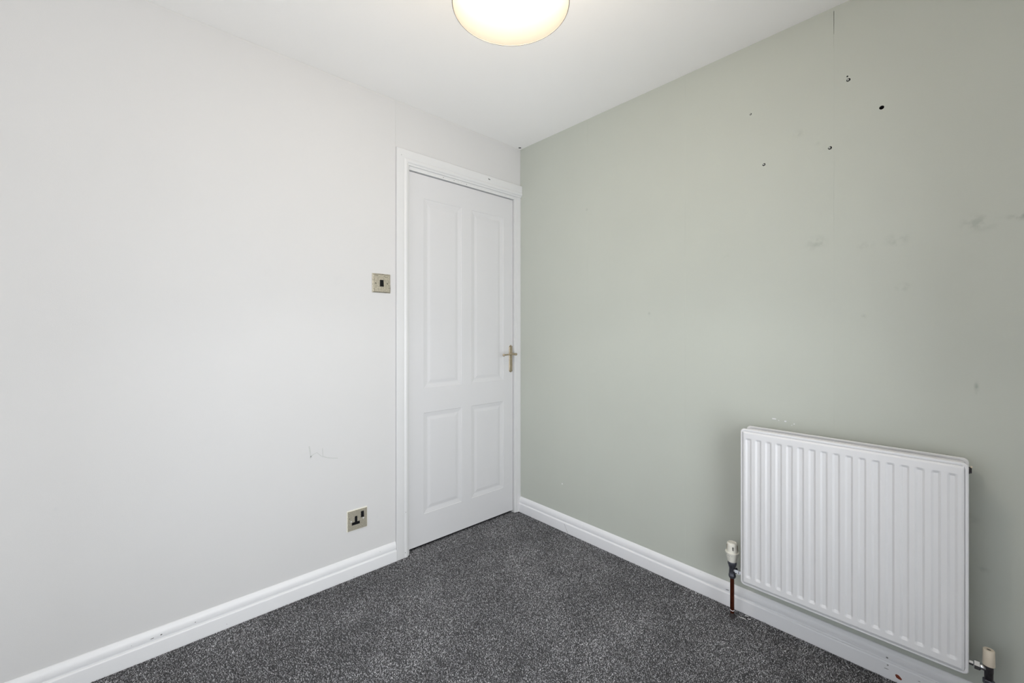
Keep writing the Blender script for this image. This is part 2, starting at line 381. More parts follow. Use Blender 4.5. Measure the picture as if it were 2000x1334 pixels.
# ---------------------------------------------------------------- skirtings
def arc(c, r, a0, a1, n=6): return [(c[0]+r*math.cos(math.radians(a0+(a1-a0)*k/n)), c[1]+r*math.sin(math.radians(a0+(a1-a0)*k/n))) for k in range(n+1)]
SK = [(0, -.0062), (.018, -.0062), (.018, .047)] + arc((.0125, .047), .0055, 10, 85, 5) + [(.0105, .0528), (.0104, .0560), (.0120, .0585), (.0123, .065), (.0117, .0725), (.0100, .0795), (.0072, .0850), (.0052, .0875), (.0040, .0905), (.0020, .0925), (0, .0928)]
bl_ = sweep(bmesh.new(), SK, (RX, 0, 0), (-.8968, 0, 0), (0, -1, 0)); baseboard_left = struct('baseboard_left', 'white moulded skirting board along the white wall', bl_, 'skirting', True)
baseboard_right = struct('baseboard_right', 'white moulded skirting boards along the green wall')
obj('skirting_board', sweep(bmesh.new(), SK, (0, -.0042, 0), (0, -.9380, 0), (-1, 0, 0)), 'gloss', baseboard_right, True)
obj('skirting_board', sweep(bmesh.new(), SK, (-.0006, -.9388, 0), (-.0006, RY+.001, 0), (-1, 0, 0)), 'gloss', baseboard_right, True)
struct('baseboard_rear', 'white skirting board under the window', sweep(bmesh.new(), SK, (0, RY, 0), (RX, RY, 0), (0, 1, 0)), 'gloss', True)
struct('baseboard_side', 'white skirting board on the plain white side wall', sweep(bmesh.new(), SK, (RX, RY, 0), (RX, 0, 0), (1, 0, 0)), 'gloss', True)
for x, z, w, h, m_, ti in ((-1.860, .0650, .0075, .0014, 'chip_or_hole_dark', .15), (-1.834, .0672, .004, .0020, 'chip_or_hole_dark', .3), (-1.733, .0660, .0022, .0016, 'chip_or_hole_dark', 0), (-1.9155, .0665, .0018, .0012, 'chip_grey', 0), (-.985, .0750, .002, .001, 'chip_grey', 0)):
    flake('paint_chip', (x, -.0117, z), w, h, 'y', m_, baseboard_left, .0006, ti)
flake('paint_chip', (-1.6328, -.018, .0151), .0016, .0014, 'y', 'chip_grey', baseboard_left)
flake('paint_chip', (-1.12, -.018, .004), .002, .002, 'y', 'chip_grey', baseboard_left)
flake('paint_chip', (-.0186, -1.8575, .0185), .0105, .0075, 'x', 'chip_red', baseboard_right, .0006, .5)['label'] = 'dark red chip in the white paint'
for y, z, w, h, m_, ax in ((-1.8290, .0640, .0045, .0035, 'chip_grey', -.0128), (-1.8310, .0425, .003, .003, 'chip_grey', -.0186), (-1.8280, .0290, .007, .0012, 'chip_grey', -.0186), (-1.9095, .0340, .004, .0015, 'chip_grey', -.0186), (-1.3080, .0630, .0075, .0014, 'chip_or_hole_dark', -.0128), (-1.19, .087, .0018, .0014, 'chip_grey', -.0055)):
    flake('paint_chip', (ax, y, z), w, h, 'x', m_, baseboard_right, .0005, -.1)
bm = bmesh.new(); v = [bm.verts.new(c) for c in ((-.0178, -.3915, .046), (-.0178, -.3927, .046), (-.0178, -.4205, .002), (-.0178, -.4188, .002), (-.0184, -.3915, .046), (-.0184, -.3927, .046), (-.0184, -.4205, .002), (-.0184, -.4188, .002))]
for f in ((0, 1, 2, 3), (4, 5, 6, 7), (0, 1, 5, 4), (1, 2, 6, 5), (2, 3, 7, 6), (3, 0, 4, 7)): bm.faces.new([v[k] for k in f])
obj('crack', bm, 'chip_grey', baseboard_right)
obj('filled_joint', B((-.0192, -.9400, 0), (-.0178, -.9365, .045), .0005, 1), 'gloss', baseboard_right)

# ---------------------------------------------------------------- door, lining and architrave
LX0, LX1, LY = -.812, -.0570, .013          # leaf edges and its face
door = struct('door_1', 'white four-panel moulded door with a brass lever handle')
panels = [(-.7200, -.4660, .8680, 1.9080), (-.3930, -.1390, .8680, 1.9080), (-.7200, -.4640, .1780, .7330), (-.3930, -.1390, .1780, .7330)]
def leaf():
    """one skin: stiles and rails cut around four pressed panels, each with a cove and a raised field"""
    bm = bmesh.new(); cache = {}
    def V(x, y, z):
        k = (round(x, 5), round(y, 5), round(z, 5))
        if k not in cache: cache[k] = bm.verts.new((x, y, z))
        return cache[k]
    z0, z1 = .014, 2.0365
    xs = [LX0, -.72, -.466, -.464, -.393, -.139, LX1]; zs = [z0, .178, .733, .868, 1.908, z1]
    for i in range(6):
        for j in range(5):
            cx, cz = (xs[i]+xs[i+1])/2, (zs[j]+zs[j+1])/2
            if any(a < cx < b and c < cz < d for a, b, c, d in panels): continue
            bm.faces.new((V(xs[i], LY, zs[j]), V(xs[i+1], LY, zs[j]), V(xs[i+1], LY, zs[j+1]), V(xs[i], LY, zs[j+1])))
    prof = [(0, 0), (.0020, .0020), (.008, .0028), (.0165, .0043), (.0235, .0053), (.028, .0051), (.042, .0028), (.048, .0025)]
    for a, b, c, d in panels:
        ring = None
        for k, (s, dp) in enumerate(prof):
            mid = []
            pts = [(a+s, c+s), (b-s, c+s), (b-s, d-s), (a+s, d-s)]
            if k == 0:
                pr = [V(x, LY, z) for x, z in pts]
                xm = [q for q in xs if a < q < b]
            else: pr = [bm.verts.new((x, LY+dp, z)) for x, z in pts]
            if ring:
                for q in range(4): bm.faces.new((ring[q], ring[(q+1) % 4], pr[(q+1) % 4], pr[q]))
            ring = pr
        bm.faces.new(ring)
    e = .034
    bk = [bm.verts.new((x, LY+e, z)) for x, z in ((LX0, z0), (LX1, z0), (LX1, z1), (LX0, z1))]
    bm.faces.new(bk)
    loops = [[(x, z0) for x in xs], [(LX1, z) for z in zs], [(x, z1) for x in reversed(xs)], [(LX0, z) for z in reversed(zs)]]
    for q, lp in enumerate(loops): bm.faces.new([V(x, LY, z) for x, z in lp]+[bk[(q+1) % 4], bk[q]])
    return bm
obj('door_leaf', leaf(), 'door', door)
# lining (frame) around the leaf, with the stop behind
bm = bmesh.new()
box(bm, (DX0, .0, -.006), (-.8155, .095, DZ), .0012); box(bm, (-.0535, .0, -.006), (DX1, .095, DZ), .0012); box(bm, (-.8155, 0, 2.0400), (-.0535, .095, DZ), .0012)
obj('door_lining', bm, 'trim', door)
bm = bmesh.new(); y0 = LY+.036
box(bm, (-.8155, y0, -.006), (-.803, y0+.03, 2.04)); box(bm, (-.066, y0, -.006), (-.0535, y0+.03, 2.04)); box(bm, (-.803, y0, 2.028), (-.066, y0+.03, 2.04))
obj('door_stop', bm, 'trim', door)
# architrave: flat outer part, rounded bead towards the opening
def architrave(bm, inner, outer, lo, hi, vertical=True, m0=0, m1=0):
    # profile across the face: s from the outer edge (0) to the inner edge (1), t = thickness
    w = abs(outer-inner); sg = 1 if inner > outer else -1
    pr = [(0, 0), (0, .0150), (.002, .0168), (.038, .0172), (.041, .0163), (.043, .0158), (.046, .0172), (.051, .0186), (.057, .0186), (.062, .0170), (.065, .0135), (.0665, .0110), (.0685, .0105), (w-.001, .0085), (w, .007), (w, 0)]
    R = []
    for L_, mi in ((lo, m0), (hi, m1)):
        if vertical: R.append([bm.verts.new((outer+sg*s, -t, L_+mi*s)) for s, t in pr])
        else: R.append([bm.verts.new((L_+mi*s, -t, outer+sg*s)) for s, t in pr])
    n = len(pr)
    for k in range(n): bm.faces.new((R[0][k], R[0][(k+1) % n], R[1][(k+1) % n], R[1][k]))
    bm.faces.new(R[0]); bm.faces.new(R[1]); return bm
trim1 = struct('trim_1', 'white moulded architrave around the door')
obj('architrave_side', architrave(bmesh.new(), -.8210, -.8960, -.006, 2.1340, True, 0, -1.0), 'trim', trim1, True)
obj('architrave_head', architrave(bmesh.new(), 2.0590, 2.1340, -.8960, -.0004, False, 1.0, 0), 'trim', trim1, True)
obj('cover_strip', B((-.0330, -.0040, -.006), (-.0006, .0003, 2.0600), .0015), 'trim', trim1)
flake('paint_chip', (-.2806, -.0172, 2.1130), .0105, .0026, 'y', 'chip_or_hole_dark', trim1, .0006, -.22)
flake('paint_chip', (-.8700, -.0175, 2.098), .0014, .004, 'y', 'chip_grey', trim1)
flake('paint_chip', (-.8489, -.0190, .0240), .0016, .0022, 'y', 'chip_or_hole_dark', trim1, .0009)
flake('paint_chip', (-.846, -.0190, .235), .0016, .0022, 'y', 'chip_grey', trim1, .0009)
for x, z, w in ((-.6014, 2.0490, .0028), (-.5281, 2.0500, .0022), (-.50, 2.0490, .0016), (-.478, 2.0485, .0014), (-.4400, 2.0490, .0022)):
    flake('paint_chip', (x, -.0003, z), w, .0018, 'y', 'chip_or_hole_dark' if w > .0018 else 'chip_grey', door, .0006)

# handle: long brass back plate with scroll lever
hx = -.0762
bm = bmesh.new(); w, z0, z1 = .0148, .915, 1.091
out = []
for s, zc in ((1, z1), (-1, z0)):
    pts = [(w*.96, -s*.014), (w, -s*.010), (w*.78, -s*.006), (w*.62, -s*.0045), (w*.42, -s*.003), (w*.30, -s*.0005), (0, s*.001)]
    q = [(x, zc+dz) for x, dz in pts]; q += [(-x, z) for x, z in reversed(q[:-1])]
    if s == -1: q = [(-x, z) for x, z in q]
    out += q
a = [bm.verts.new((hx+x, LY, z)) for x, z in out]; b = [bm.verts.new((hx+x*.97, LY-.0030, z)) for x, z in out]; c = [bm.verts.new((hx+x*.86, LY-.0044, 1.003+(z-1.003)*.985)) for x, z in out]
n = len(out)
for k in range(n): bm.faces.new((a[k], a[(k+1) % n], b[(k+1) % n], b[k])); bm.faces.new((b[k], b[(k+1) % n], c[(k+1) % n], c[k]))
bm.faces.new(a); bm.faces.new(c)
hd = obj('door_handle', bm, 'brass', door)
bm = bmesh.new(); lz = 1.0335
lathe(bm, [(.0115, 0), (.0115, .004), (.0085, .007), (.0070, .012), (.0070, .040), (.0085, .046), (.0080, .052), (.004, .0545), (0, .055)], (hx, LY-.004, lz), (0, -1, 0), n=20)
obj('lever_neck', bm, 'brass', hd, True)
bm = bmesh.new(); yl = LY-.0500
pp = [(hx+.004, yl, lz), (hx-.012, yl-.001, lz+.001), (hx-.035, yl-.001, lz+.002), (hx-.060, yl, lz+.001), (hx-.082, yl+.001, lz-.001), (hx-.097, yl+.002, lz-.001)]
tube(bm, pp, [.0070, .0062, .0050, .0044, .0046, .0050], 14)
X0 = Vector(pp[-1]); lathe(bm, [(0, -.0085)]+[(.0085*math.cos(t), .0085*math.sin(t)) for t in np.linspace(-1.2, 1.2, 7)]+[(0, .0085)], X0+Vector((-.003, 0, -.001)), (0, -1, 0), n=18)
obj('lever', bm, 'brass', hd, True)
for sx, z in ((-.0085, 1.0840), (.0085, 1.0840), (-.0085, .9225), (.0085, .9225)):
    obj('screw', lathe(bmesh.new(), [(.0026, 0), (.0024, .0008), (0, .001)], (hx+sx, LY-.0040, z), (0, -1, 0), n=12), 'chip_or_hole_dark', hd)

# ---------------------------------------------------------------- windows out of view: rear one brings daylight, side one is added fill
def window(n, label, a0, a1, z0, z1, rot, off):
    win = struct('window_%d' % n, label); win.location = off; win.rotation_euler = (0, 0, rot)
    bm = bmesh.new(); y0, y1 = -.095, -.04; f = .045; c = (a0+a1)/2
    for a, b in (((a0, z0), (a0+f, z1)), ((a1-f, z0), (a1, z1)), ((a0+f, z0), (a1-f, z0+f)), ((a0+f, z1-f), (a1-f, z1)), ((c-.022, z0+f), (c+.022, z1-f))):
        box(bm, (a[0], y0, a[1]), (b[0], y1, b[1]), .003)
    obj('window_frame', bm, 'gloss', win)
    for a, b in ((a0+f, c-.022), (c+.022, a1-f)):
        obj('window_pane', B((a, -.072, z0+f), (b, -.068, z1-f)), 'glass', win)
    obj('window_sill', B((a0-.05, -.04, z0-.025), (a1+.05, .07, z0), .005), 'gloss', win)
window(1, 'white framed casement window in the rear wall', WX0, WX1, WZ0, WZ1, 0, (0, RY, 0))
window(2, 'white framed casement window added in the side wall for fill light', -VY1, -VY0, VZ0, VZ1, -PI/2, (RX, 0, 0))

# ---------------------------------------------------------------- pendant lamp
lx, ly = LAMP
lamp = thing('pendant_lamp', 'lit round white fabric drum shade hanging from the ceiling', 'lamp', (lx, ly, H))
def lo(v): return (v[0]-lx, v[1]-ly, v[2]-H)
ZB, ZT, RB, RT = 2.020, 2.250, .150, .150
def P(name, bm, m, parent=lamp, sm=True):
    for v in bm.verts: v.co -= Vector((lx, ly, H))
    return obj(name, bm, m, parent, sm)
bm = bmesh.new(); n = 96; r0, r1 = [], []
for k in range(n):
    c, s = math.cos(2*PI*k/n), math.sin(2*PI*k/n); r0.append(bm.verts.new((lx+c*RB, ly+s*RB, ZB))); r1.append(bm.verts.new((lx+c*RT, ly+s*RT, ZT)))
for k in range(n): bm.faces.new((r0[k], r0[(k+1) % n], r1[(k+1) % n], r1[k]))
shade = P('lamp_shade', bm, 'shade'); md = shade.modifiers.new('thickness', 'SOLIDIFY'); md.thickness = .0008
for z, r in ((ZB, RB), (ZT, RT)):
    bm = bmesh.new(); tube(bm, [(lx+math.cos(t)*r, ly+math.sin(t)*r, z) for t in np.linspace(0, 2*PI, 97)], .0010, 8, False)
    P('rim_wire', bm, 'rim', shade)
bm = bmesh.new()
for k in range(3):
    a = k*2*PI/3+.4; tube(bm, [(lx+math.cos(a)*.02, ly+math.sin(a)*.02, 2.205), (lx+math.cos(a)*RT, ly+math.sin(a)*RT, ZT)], .0012, 8)
tube(bm, [(lx+math.cos(t)*.02, ly+math.sin(t)*.02, 2.205) for t in np.linspace(0, 2*PI, 25)], .0014, 8, False)
P('shade_carrier', bm, 'cream', shade)
bm = bmesh.new(); lathe(bm, [(.006, 2.36), (.018, 2.235), (.019, 2.19), (.019, 2.172), (.015, 2.165)][::-1], (lx, ly, 0), n=24) if False else lathe(bm, [(.015, 2.165), (.019, 2.172), (.019, 2.205), (.012, 2.232), (.004, 2.240)], (lx, ly, 0), n=24)
P('lamp_holder', bm, 'cord')
bm = bmesh.new(); tube(bm, [(lx, ly, 2.238), (lx, ly, 2.365)], .0032, 10); P('cord', bm, 'cord')
bm = bmesh.new(); lathe(bm, [(.006, 2.352), (.030, 2.358), (.042, 2.368), (.044, 2.379)], (lx, ly, 0), n=32); P('ceiling_rose', bm, 'cord')
bm = bmesh.new(); lathe(bm, [(0, 2.088), (.012, 2.0905), (.021, 2.098), (.0262, 2.109), (.0275, 2.121), (.025, 2.134), (.019, 2.148), (.014, 2.158), (.013, 2.168)], (lx, ly, 0), n=28, cap=False)
bulb = P('bulb', bm, 'bulb'); bulb.visible_shadow = True

# ---------------------------------------------------------------- radiator
RY0, RY1, RZ0, RZ1 = -1.3975, -2.0205, .1720, .7935
rad = thing('radiator', 'white double-panel radiator with vertical flutes hung on the green wall', 'radiator', (-.08, (RY0+RY1)/2, RZ0))
def RP(name, bm, m, parent=rad, sm=True, L=None):
    for v in bm.verts: v.co -= Vector((-.08, (RY0+RY1)/2, RZ0))
    o = obj(name, bm, m, parent, sm)
    if L: o['label'] = L
    return o
FL = [-1.4285-.03491*k for k in range(17)]
def panel(xc, sgn, both=True):
    """pressed steel panel centred on xc: flanged rounded rectangle, raised face with 17 recessed flutes on each side"""
    bm = bmesh.new()
    # flange
    r, t = .013, .0042; pts = []
    for cy, cz, a0 in ((RY0-r, RZ1-r, 0), (RY1+r, RZ1-r, 90), (RY1+r, RZ0+r, 180), (RY0-r, RZ0+r, 270)):
        for k in range(7):
            a = math.radians(a0+90*k/6); pts.append((cy+r*math.cos(a), cz+r*math.sin(a)))
    def ring(x, ins):
        cy, cz = (RY0+RY1)/2, (RZ0+RZ1)/2; hy, hz = abs(RY0-RY1)/2, (RZ1-RZ0)/2
        return [bm.verts.new((x, cy+(y-cy)*(hy-ins)/hy, cz+(z-cz)*(hz-ins)/hz)) for y, z in pts]
    R = [ring(xc-t, .0022), ring(xc-t*.72, .0006), ring(xc-t*.2, 0), ring(xc+t*.2, 0), ring(xc+t*.72, .0006), ring(xc+t, .0022)]
    R = [ring(xc-t+.0026, .0080), ring(xc-t+.0024, .0073), ring(xc-t, .0068)] + R + [ring(xc+t, .0068), ring(xc+t-.0024, .0073), ring(xc+t-.0026, .0080)]
    n = len(pts)
    for a, b in zip(R, R[1:]):
        for k in range(n): bm.faces.new((a[k], a[(k+1) % n], b[(k+1) % n], b[k]))
    bm.faces.new(R[0]); bm.faces.new(R[-1])
    # face height field
    y_a, y_b, z_a, z_b = RY0-.0085, RY1+.0085, RZ0+.0095, RZ1-.0095
    ys = [y_a, y_a-.0009, y_a-.0030, y_a-.0062]
    dep = .0046; W2 = .0104
    for c in FL:
        ys += [c+W2+.0030, c+W2+.0006, c+W2-.0026, c+W2-.0052, c, c-W2+.0052, c-W2+.0026, c-W2-.0006, c-W2-.0030]
    ys += [y_b+.0062, y_b+.0030, y_b+.0009, y_b]
    zt, zb = .7585, .2060
    zs = [z_a, z_a+.0009, z_a+.0030, z_a+.0070, zb-.0015, zb, zb+.0050, zb+.0095, zb+.011, .35, .48, .61, zt-.012, zt-.0080, zt-.0040, zt, zt+.0015, z_b-.0070, z_b-.0030, z_b-.0009, z_b]
    def ss(a, b, v): t_ = min(1, max(0, (v-a)/(b-a))); return t_*t_*(3-2*t_)
    def hgt(y, z):
        e = min(y_a-y, y-y_b, z-z_a, z_b-z)
        base = -.0024+.0044*ss(0, .0008, e)+.0030*ss(.0008, .0062, e)
        zf = min(1, max(0, (z-zb)/.0095))*min(1, max(0, (zt-z)/.0080))
        d = 0
        for c in FL:
            q = abs(y-c)
            if q < W2+.004: d = 1-ss(W2-.0054, W2+.0008, q); break
        return base-dep*d*zf
    for s in ((-1, 1) if both else (sgn,)):
        g = [[bm.verts.new((xc+s*(t-.0002+hgt(y, z)), y, z)) for z in zs] for y in ys]
        # soften the four outer corners of the raised face
        for i, j, dy, dz in ((0, 0, -1, 1), (0, -1, -1, -1), (-1, 0, 1, 1), (-1, -1, 1, -1)): g[i][j].co += Vector((0, dy*.003, dz*.003))
        for i in range(len(ys)-1):
            for j in range(len(zs)-1): bm.faces.new((g[i][j], g[i+1][j], g[i+1][j+1], g[i][j+1]))
    return bm
XF, XB = -.1140, -.0440
fp = RP('front_panel', panel(XF, -1), 'radiator'); fp.data.set_sharp_from_angle(angle=math.radians(21))
fp = RP('back_panel', panel(XB, -1), 'radiator'); fp.data.set_sharp_from_angle(angle=math.radians(21))
# corrugated convector sheet between the panels
bm = bmesh.new(); zz = []
k = 0; y = RY0-.035
while y > RY1+.035:
    zz.append((XF+.011 if k % 4 in (0, 1) else XB-.011-.018, y)); 
    if k % 2: y -= .006
    else: y -= .010
    k += 1
for a, b in zip(zz, zz[1:]):
    v = [bm.verts.new((a[0], a[1], RZ0+.05)), bm.verts.new((b[0], b[1], RZ0+.05)), bm.verts.new((b[0], b[1], RZ1-.05)), bm.verts.new((a[0], a[1], RZ1-.05))]; bm.faces.new(v)
cf = RP('convector_sheet', bm, 'radiator', sm=False)
# cross pipes joining the panels at the corners
for y, z in ((RY0-.028, RZ0+.030), (RY1+.028, RZ0+.030), (RY0-.028, RZ1-.030), (RY1+.028, RZ1-.030)):
    bm = bmesh.new(); lathe(bm, [(.014, 0), (.014, XB-XF-.012)], (XF+.006, y, z), (1, 0, 0), n=20)
    sy = 1 if y > -1.7 else -1
    lathe(bm, [(.0125, 0), (.0125, .024)], ((XF+XB)/2, y, z), (0, sy, 0), n=20)
    RP('connecting_tee', bm, 'radiator')
# brackets to the wall
for y in (RY0-.12, RY1+.12):
    RP('wall_bracket', box(bmesh.new(), (XB+.006, y-.012, RZ0+.06), (0, y+.012, RZ1-.05), .002), 'radiator')
# bleed valve / blanking plug poking out at the top right
bm = bmesh.new(); lathe(bm, [(.0105, 0), (.0105, .006), (.0085, .0075), (.0085, .0100)], ((XF+XB)/2+.004, RY1+.004, RZ1-.0290), (0, -1, 0), n=6, rot=PI/6)
bp = RP('bleed_plug', bm, 'dark_metal', sm=False, L='small dark metal plug at the top right end')
bm = bmesh.new(); box(bm, (-.0800, RY1-.0072, RZ1-.0205), (-.0740, RY1-.0030, RZ1-.0150), .001)
RP('bleed_nipple', bm, 'ivory', bp, False)

# ---------------------------------------------------------------- thermostatic valve, left of the radiator
vx, vy = -.080, -1.3525
vz = .1885                                   # height of the side connection
trv = thing('radiator_valve', 'cream thermostatic valve on a dark copper pipe left of the radiator', 'valve', (vx, vy, 0))
def VP(name, bm, m, parent=trv, sm=True, L=None, base=None):
    bx = base or (vx, vy, 0)
    for v in bm.verts: v.co -= Vector(bx)
    o = obj(name, bm, m, parent, sm)
    if L: o['label'] = L
    return o
Z0 = .2290
head = VP('thermostatic_head', lathe(bmesh.new(), [(.0150, Z0), (.0165, Z0+.001), (.0185, Z0+.010), (.0220, Z0+.0255), (.0252, Z0+.0350), (.0262, Z0+.0385), (.0262, Z0+.0405), (.0240, Z0+.0412), (.0215, Z0+.0415),
    (.0208, Z0+.055), (.0200, Z0+.070), (.0192, Z0+.0755), (.0165, Z0+.0785), (.0150, Z0+.0790), (.0140, Z0+.0770), (.0110, Z0+.0765), (.0105, Z0+.0785), (.004, Z0+.0795), (0, Z0+.0796)], (vx, vy, 0), n=48), 'cream')
dirc = math.atan2(cam.location.y-vy, cam.location.x-vx)  # the marked side faces into the room
# grip recesses as strips coloured like their shade; three dark scale window bars
for da in (-1.20, 1.20, 2.5, -2.5):
    a = dirc+da; c = Vector((math.cos(a), math.sin(a), 0)); s = Vector((-c.y, c.x, 0)); bm = bmesh.new()
    box(bm, (-.0010, -.0026, 0), (.0007, .0026, .026), .0006)
    bmesh.ops.transform(bm, verts=bm.verts, matrix=Matrix(((c.x, s.x, 0, vx+c.x*.0204), (c.y, s.y, 0, vy+c.y*.0204), (0, 0, 1, Z0+.045), (0, 0, 0, 1))))
    VP('grip_shade_strip', bm, 'recess', head, False)
for k in range(3):
    a = dirc+.14+(k-1)*.105; c = Vector((math.cos(a), math.sin(a), 0)); s = Vector((-c.y, c.x, 0)); bm = bmesh.new(); dz = (.0015, 0, .001)[k]
    box(bm, (-.0012, -.00060, 0), (.0006, .00060, .0135+(.002 if k == 1 else 0)), .0002, 1)
    bmesh.ops.transform(bm, verts=bm.verts, matrix=Matrix(((c.x, s.x, 0, vx+c.x*.0207), (c.y, s.y, 0, vy+c.y*.0207), (0, 0, 1, Z0+.0515+dz), (0, 0, 0, 1))))
    VP('indicator_bar', bm, 'black', head, False)
for k, (da, dz) in enumerate(((-.95, .0350), (-.66, .0320), (-.38, .0310), (-.05, .0310))):
    a = dirc+da; c = Vector((math.cos(a), math.sin(a), 0)); rr = .0212+.0035*(dz-.0255)/.0095 if dz > .0255 else .0212
    bm = lathe(bmesh.new(), [(.0010, -.0015), (.0010, .0009)], (vx+c.x*(rr+.0005), vy+c.y*(rr+.0005), Z0+dz-.0015), c, n=8)
    VP('scale_dot', bm, 'chip_grey', head)
VP('collar_nut', lathe(bmesh.new(), [(.0160, .2175), (.0172, .2185), (.0172, .2255), (.0160, .2290)], (vx, vy, 0), n=12), 'dull_metal', sm=False)
VP('valve_body', lathe(bmesh.new(), [(.0085, .1600), (.0120, .1620), (.0140, .1660), (.0140, .1740), (.0125, .1765), (.0118, .1860), (.0112, .2000), (.0125, .2050), (.0150, .2120), (.0155, .2180)], (vx, vy, 0), n=10), 'dull_metal')
VP('union_nut', lathe(bmesh.new(), [(.0075, .008), (.0085, .013), (.0120, .0145), (.0120, .028), (.0100, .030), (.0095, .050)], (vx, vy, vz+.007), (0, -1, 0), n=6, rot=.3), 'chrome', sm=False, L='chrome union nut')
pp = VP('copper_pipe', tube(bmesh.new(), [(vx, vy, -.0058), (vx, vy, .08), (vx, vy, .162)], .0078, 20), 'copper')
VP('pipe_collar', lathe(bmesh.new(), [(.0108, -.0050), (.0104, .006), (.0094, .012), (.0080, .0165)], (vx, vy, 0), n=20), 'chip_or_hole_dark', pp)
bm = bmesh.new(); tube(bm, [(vx+math.cos(t)*.0082, vy+math.sin(t)*.0082, .0285+.001*math.sin(3*t)) for t in np.linspace(dirc-1.2, dirc+1.2, 13)], .0012, 6)
VP('paint_drip', bm, 'gloss', pp)

# ---------------------------------------------------------------- lockshield valve, right of the radiator
wx, wy = -.080, -2.0600
ls = thing('radiator_valve', 'ivory capped lockshield valve with chrome nut right of the radiator', 'valve', (wx, wy, 0))
def LP(name, bm, m, parent=ls, sm=True, L=None): return VP(name, bm, m, parent, sm, L, (wx, wy, 0))
LP('cap', lathe(bmesh.new(), [(.0128, .2075), (.0130, .2082), (.0122, .2515), (.0112, .2530), (.0052, .2532), (.0050, .2500), (0, .2495)], (wx, wy, 0), n=32), 'ivory')
LP('cap_recess', lathe(bmesh.new(), [(0, .2496), (.0049, .2498), (.0049, .2512), (.0040, .2512), (.0038, .2502), (0, .2501)], (wx, wy, 0), n=20, cap=False), 'tarnish')  # dark disc paints the shade in the cap's top hole
LP('valve_body', lathe(bmesh.new(), [(.0080, .1640), (.0092, .1680), (.0092, .1830), (.0098, .1900), (.0098, .2020), (.0088, .2080)], (wx, wy, 0), n=20), 'dark_metal')
LP('side_branch', lathe(bmesh.new(), [(.0070, 0), (.0090, .004), (.0090, .013), (.0075, .015)], (wx, wy+.004, .1950), (0, 1, 0), n=20), 'chrome')
LP('union_nut', lathe(bmesh.new(), [(.0095, .0), (.0130, .0015), (.0130, .0125), (.0105, .0145), (.0070, .0150), (.0070, .0260)], (wx, wy+.0160, .1950), (0, 1, 0), n=6, rot=.25), 'chrome', sm=False, L='chrome union nut')
LP('compression_nut', lathe(bmesh.new(), [(.0105, .1500), (.0128, .1520), (.0128, .1640), (.0110, .1660)], (wx, wy, 0), n=6, rot=.4), 'dull_metal', sm=False)
LP('copper_pipe', tube(bmesh.new(), [(wx, wy, -.0058), (wx, wy, .08), (wx, wy, .152)], .0078, 20), 'copper')

# ---------------------------------------------------------------- light switch
sx0, sx1, sz0, sz1 = -1.0225, -.9255, 1.3755, 1.4710
sw = thing('light_switch', 'square tarnished metal switch plate with a black rocker beside the door', 'light switch', ((sx0+sx1)/2, 0, (sz0+sz1)/2))
def SP(base, par):
    def f(name, bm, m, parent=None, sm=False, L=None):
        for v in bm.verts: v.co -= Vector(base)
        o = obj(name, bm, m, parent or par, sm)
        if L: o['label'] = L
        return o
    return f
sp = SP(sw.location[:], sw); cx, cz = sw.location.x, sw.location.z
def plate(x0, x1, z0, z1, t, be, x_off=0):
    bm = bmesh.new(); R = []
    for y, i in ((0, 0), (-t*.45, 0), (-t, be)):
        R.append([bm.verts.new((x, y, z)) for x, z in ((x0+i, z0+i), (x1-i, z0+i), (x1-i, z1-i), (x0+i, z1-i))])
    for a, b in zip(R, R[1:]):
        for k in range(4): bm.faces.new((a[k], a[(k+1) % 4], b[(k+1) % 4], b[k]))
    bm.faces.new(R[0]); bm.faces.new(R[-1]); return bm
sp('switch_plate', plate(sx0, sx1, sz0, sz1, .0062, .0050), 'brushed')
sp('rocker_surround', B((cx-.0112, -.0070, cz-.0182), (cx+.0112, -.0055, cz+.0182), .0005, 1), 'brushed')
bm = bmesh.new(); v = [bm.verts.new(c) for c in ((cx-.0098, -.0060, cz-.0170), (cx+.0098, -.0060, cz-.0170), (cx+.0098, -.0060, cz+.0170), (cx-.0098, -.0060, cz+.0170), (cx-.0098, -.0098, cz-.0165), (cx+.0098, -.0098, cz-.0165), (cx+.0098, -.0076, cz+.0165), (cx-.0098, -.0076, cz+.0165))]
for f in ((0, 1, 2, 3), (4, 5, 6, 7), (0, 1, 5, 4), (1, 2, 6, 5), (2, 3, 7, 6), (3, 0, 4, 7)): bm.faces.new([v[k] for k in f])
sp('rocker', bm, 'black')
for s in (-1, 1):
    sc = sp('screw', lathe(bmesh.new(), [(.0034, 0), (.0032, .0010), (0, .0013)], (cx+s*.0310, -.0060, cz-.001), (0, -1, 0), n=14), 'tarnish')
for (ax, az, bx_, bz) in ((-.044, .0405, -.018, .0375), (.010, .0345, .030, .0310), (.031, .0330, .040, .0420), (.018, .0425, .034, .0405), (-.0405, .0250, -.0395, .0050), (-.041, -.0300, -.037, -.0410), (.0455, -.006, .047, -.040), (-.030, .0440, .020, .0436)):
    bm = bmesh.new(); L_ = Vector((bx_-ax, 0, bz-az)); nn = Vector((-L_.z, 0, L_.x)).normalized()*.0007; pts = [Vector((cx+ax, -.0060, cz+az)), Vector((cx+(ax+bx_)/2, -.0060, cz+(az+bz)/2))+nn, Vector((cx+bx_, -.0060, cz+bz))]
    tube(bm, pts, [.0004, .0008, .0003], 6); sp('tarnish_streak', bm, 'tarnish')

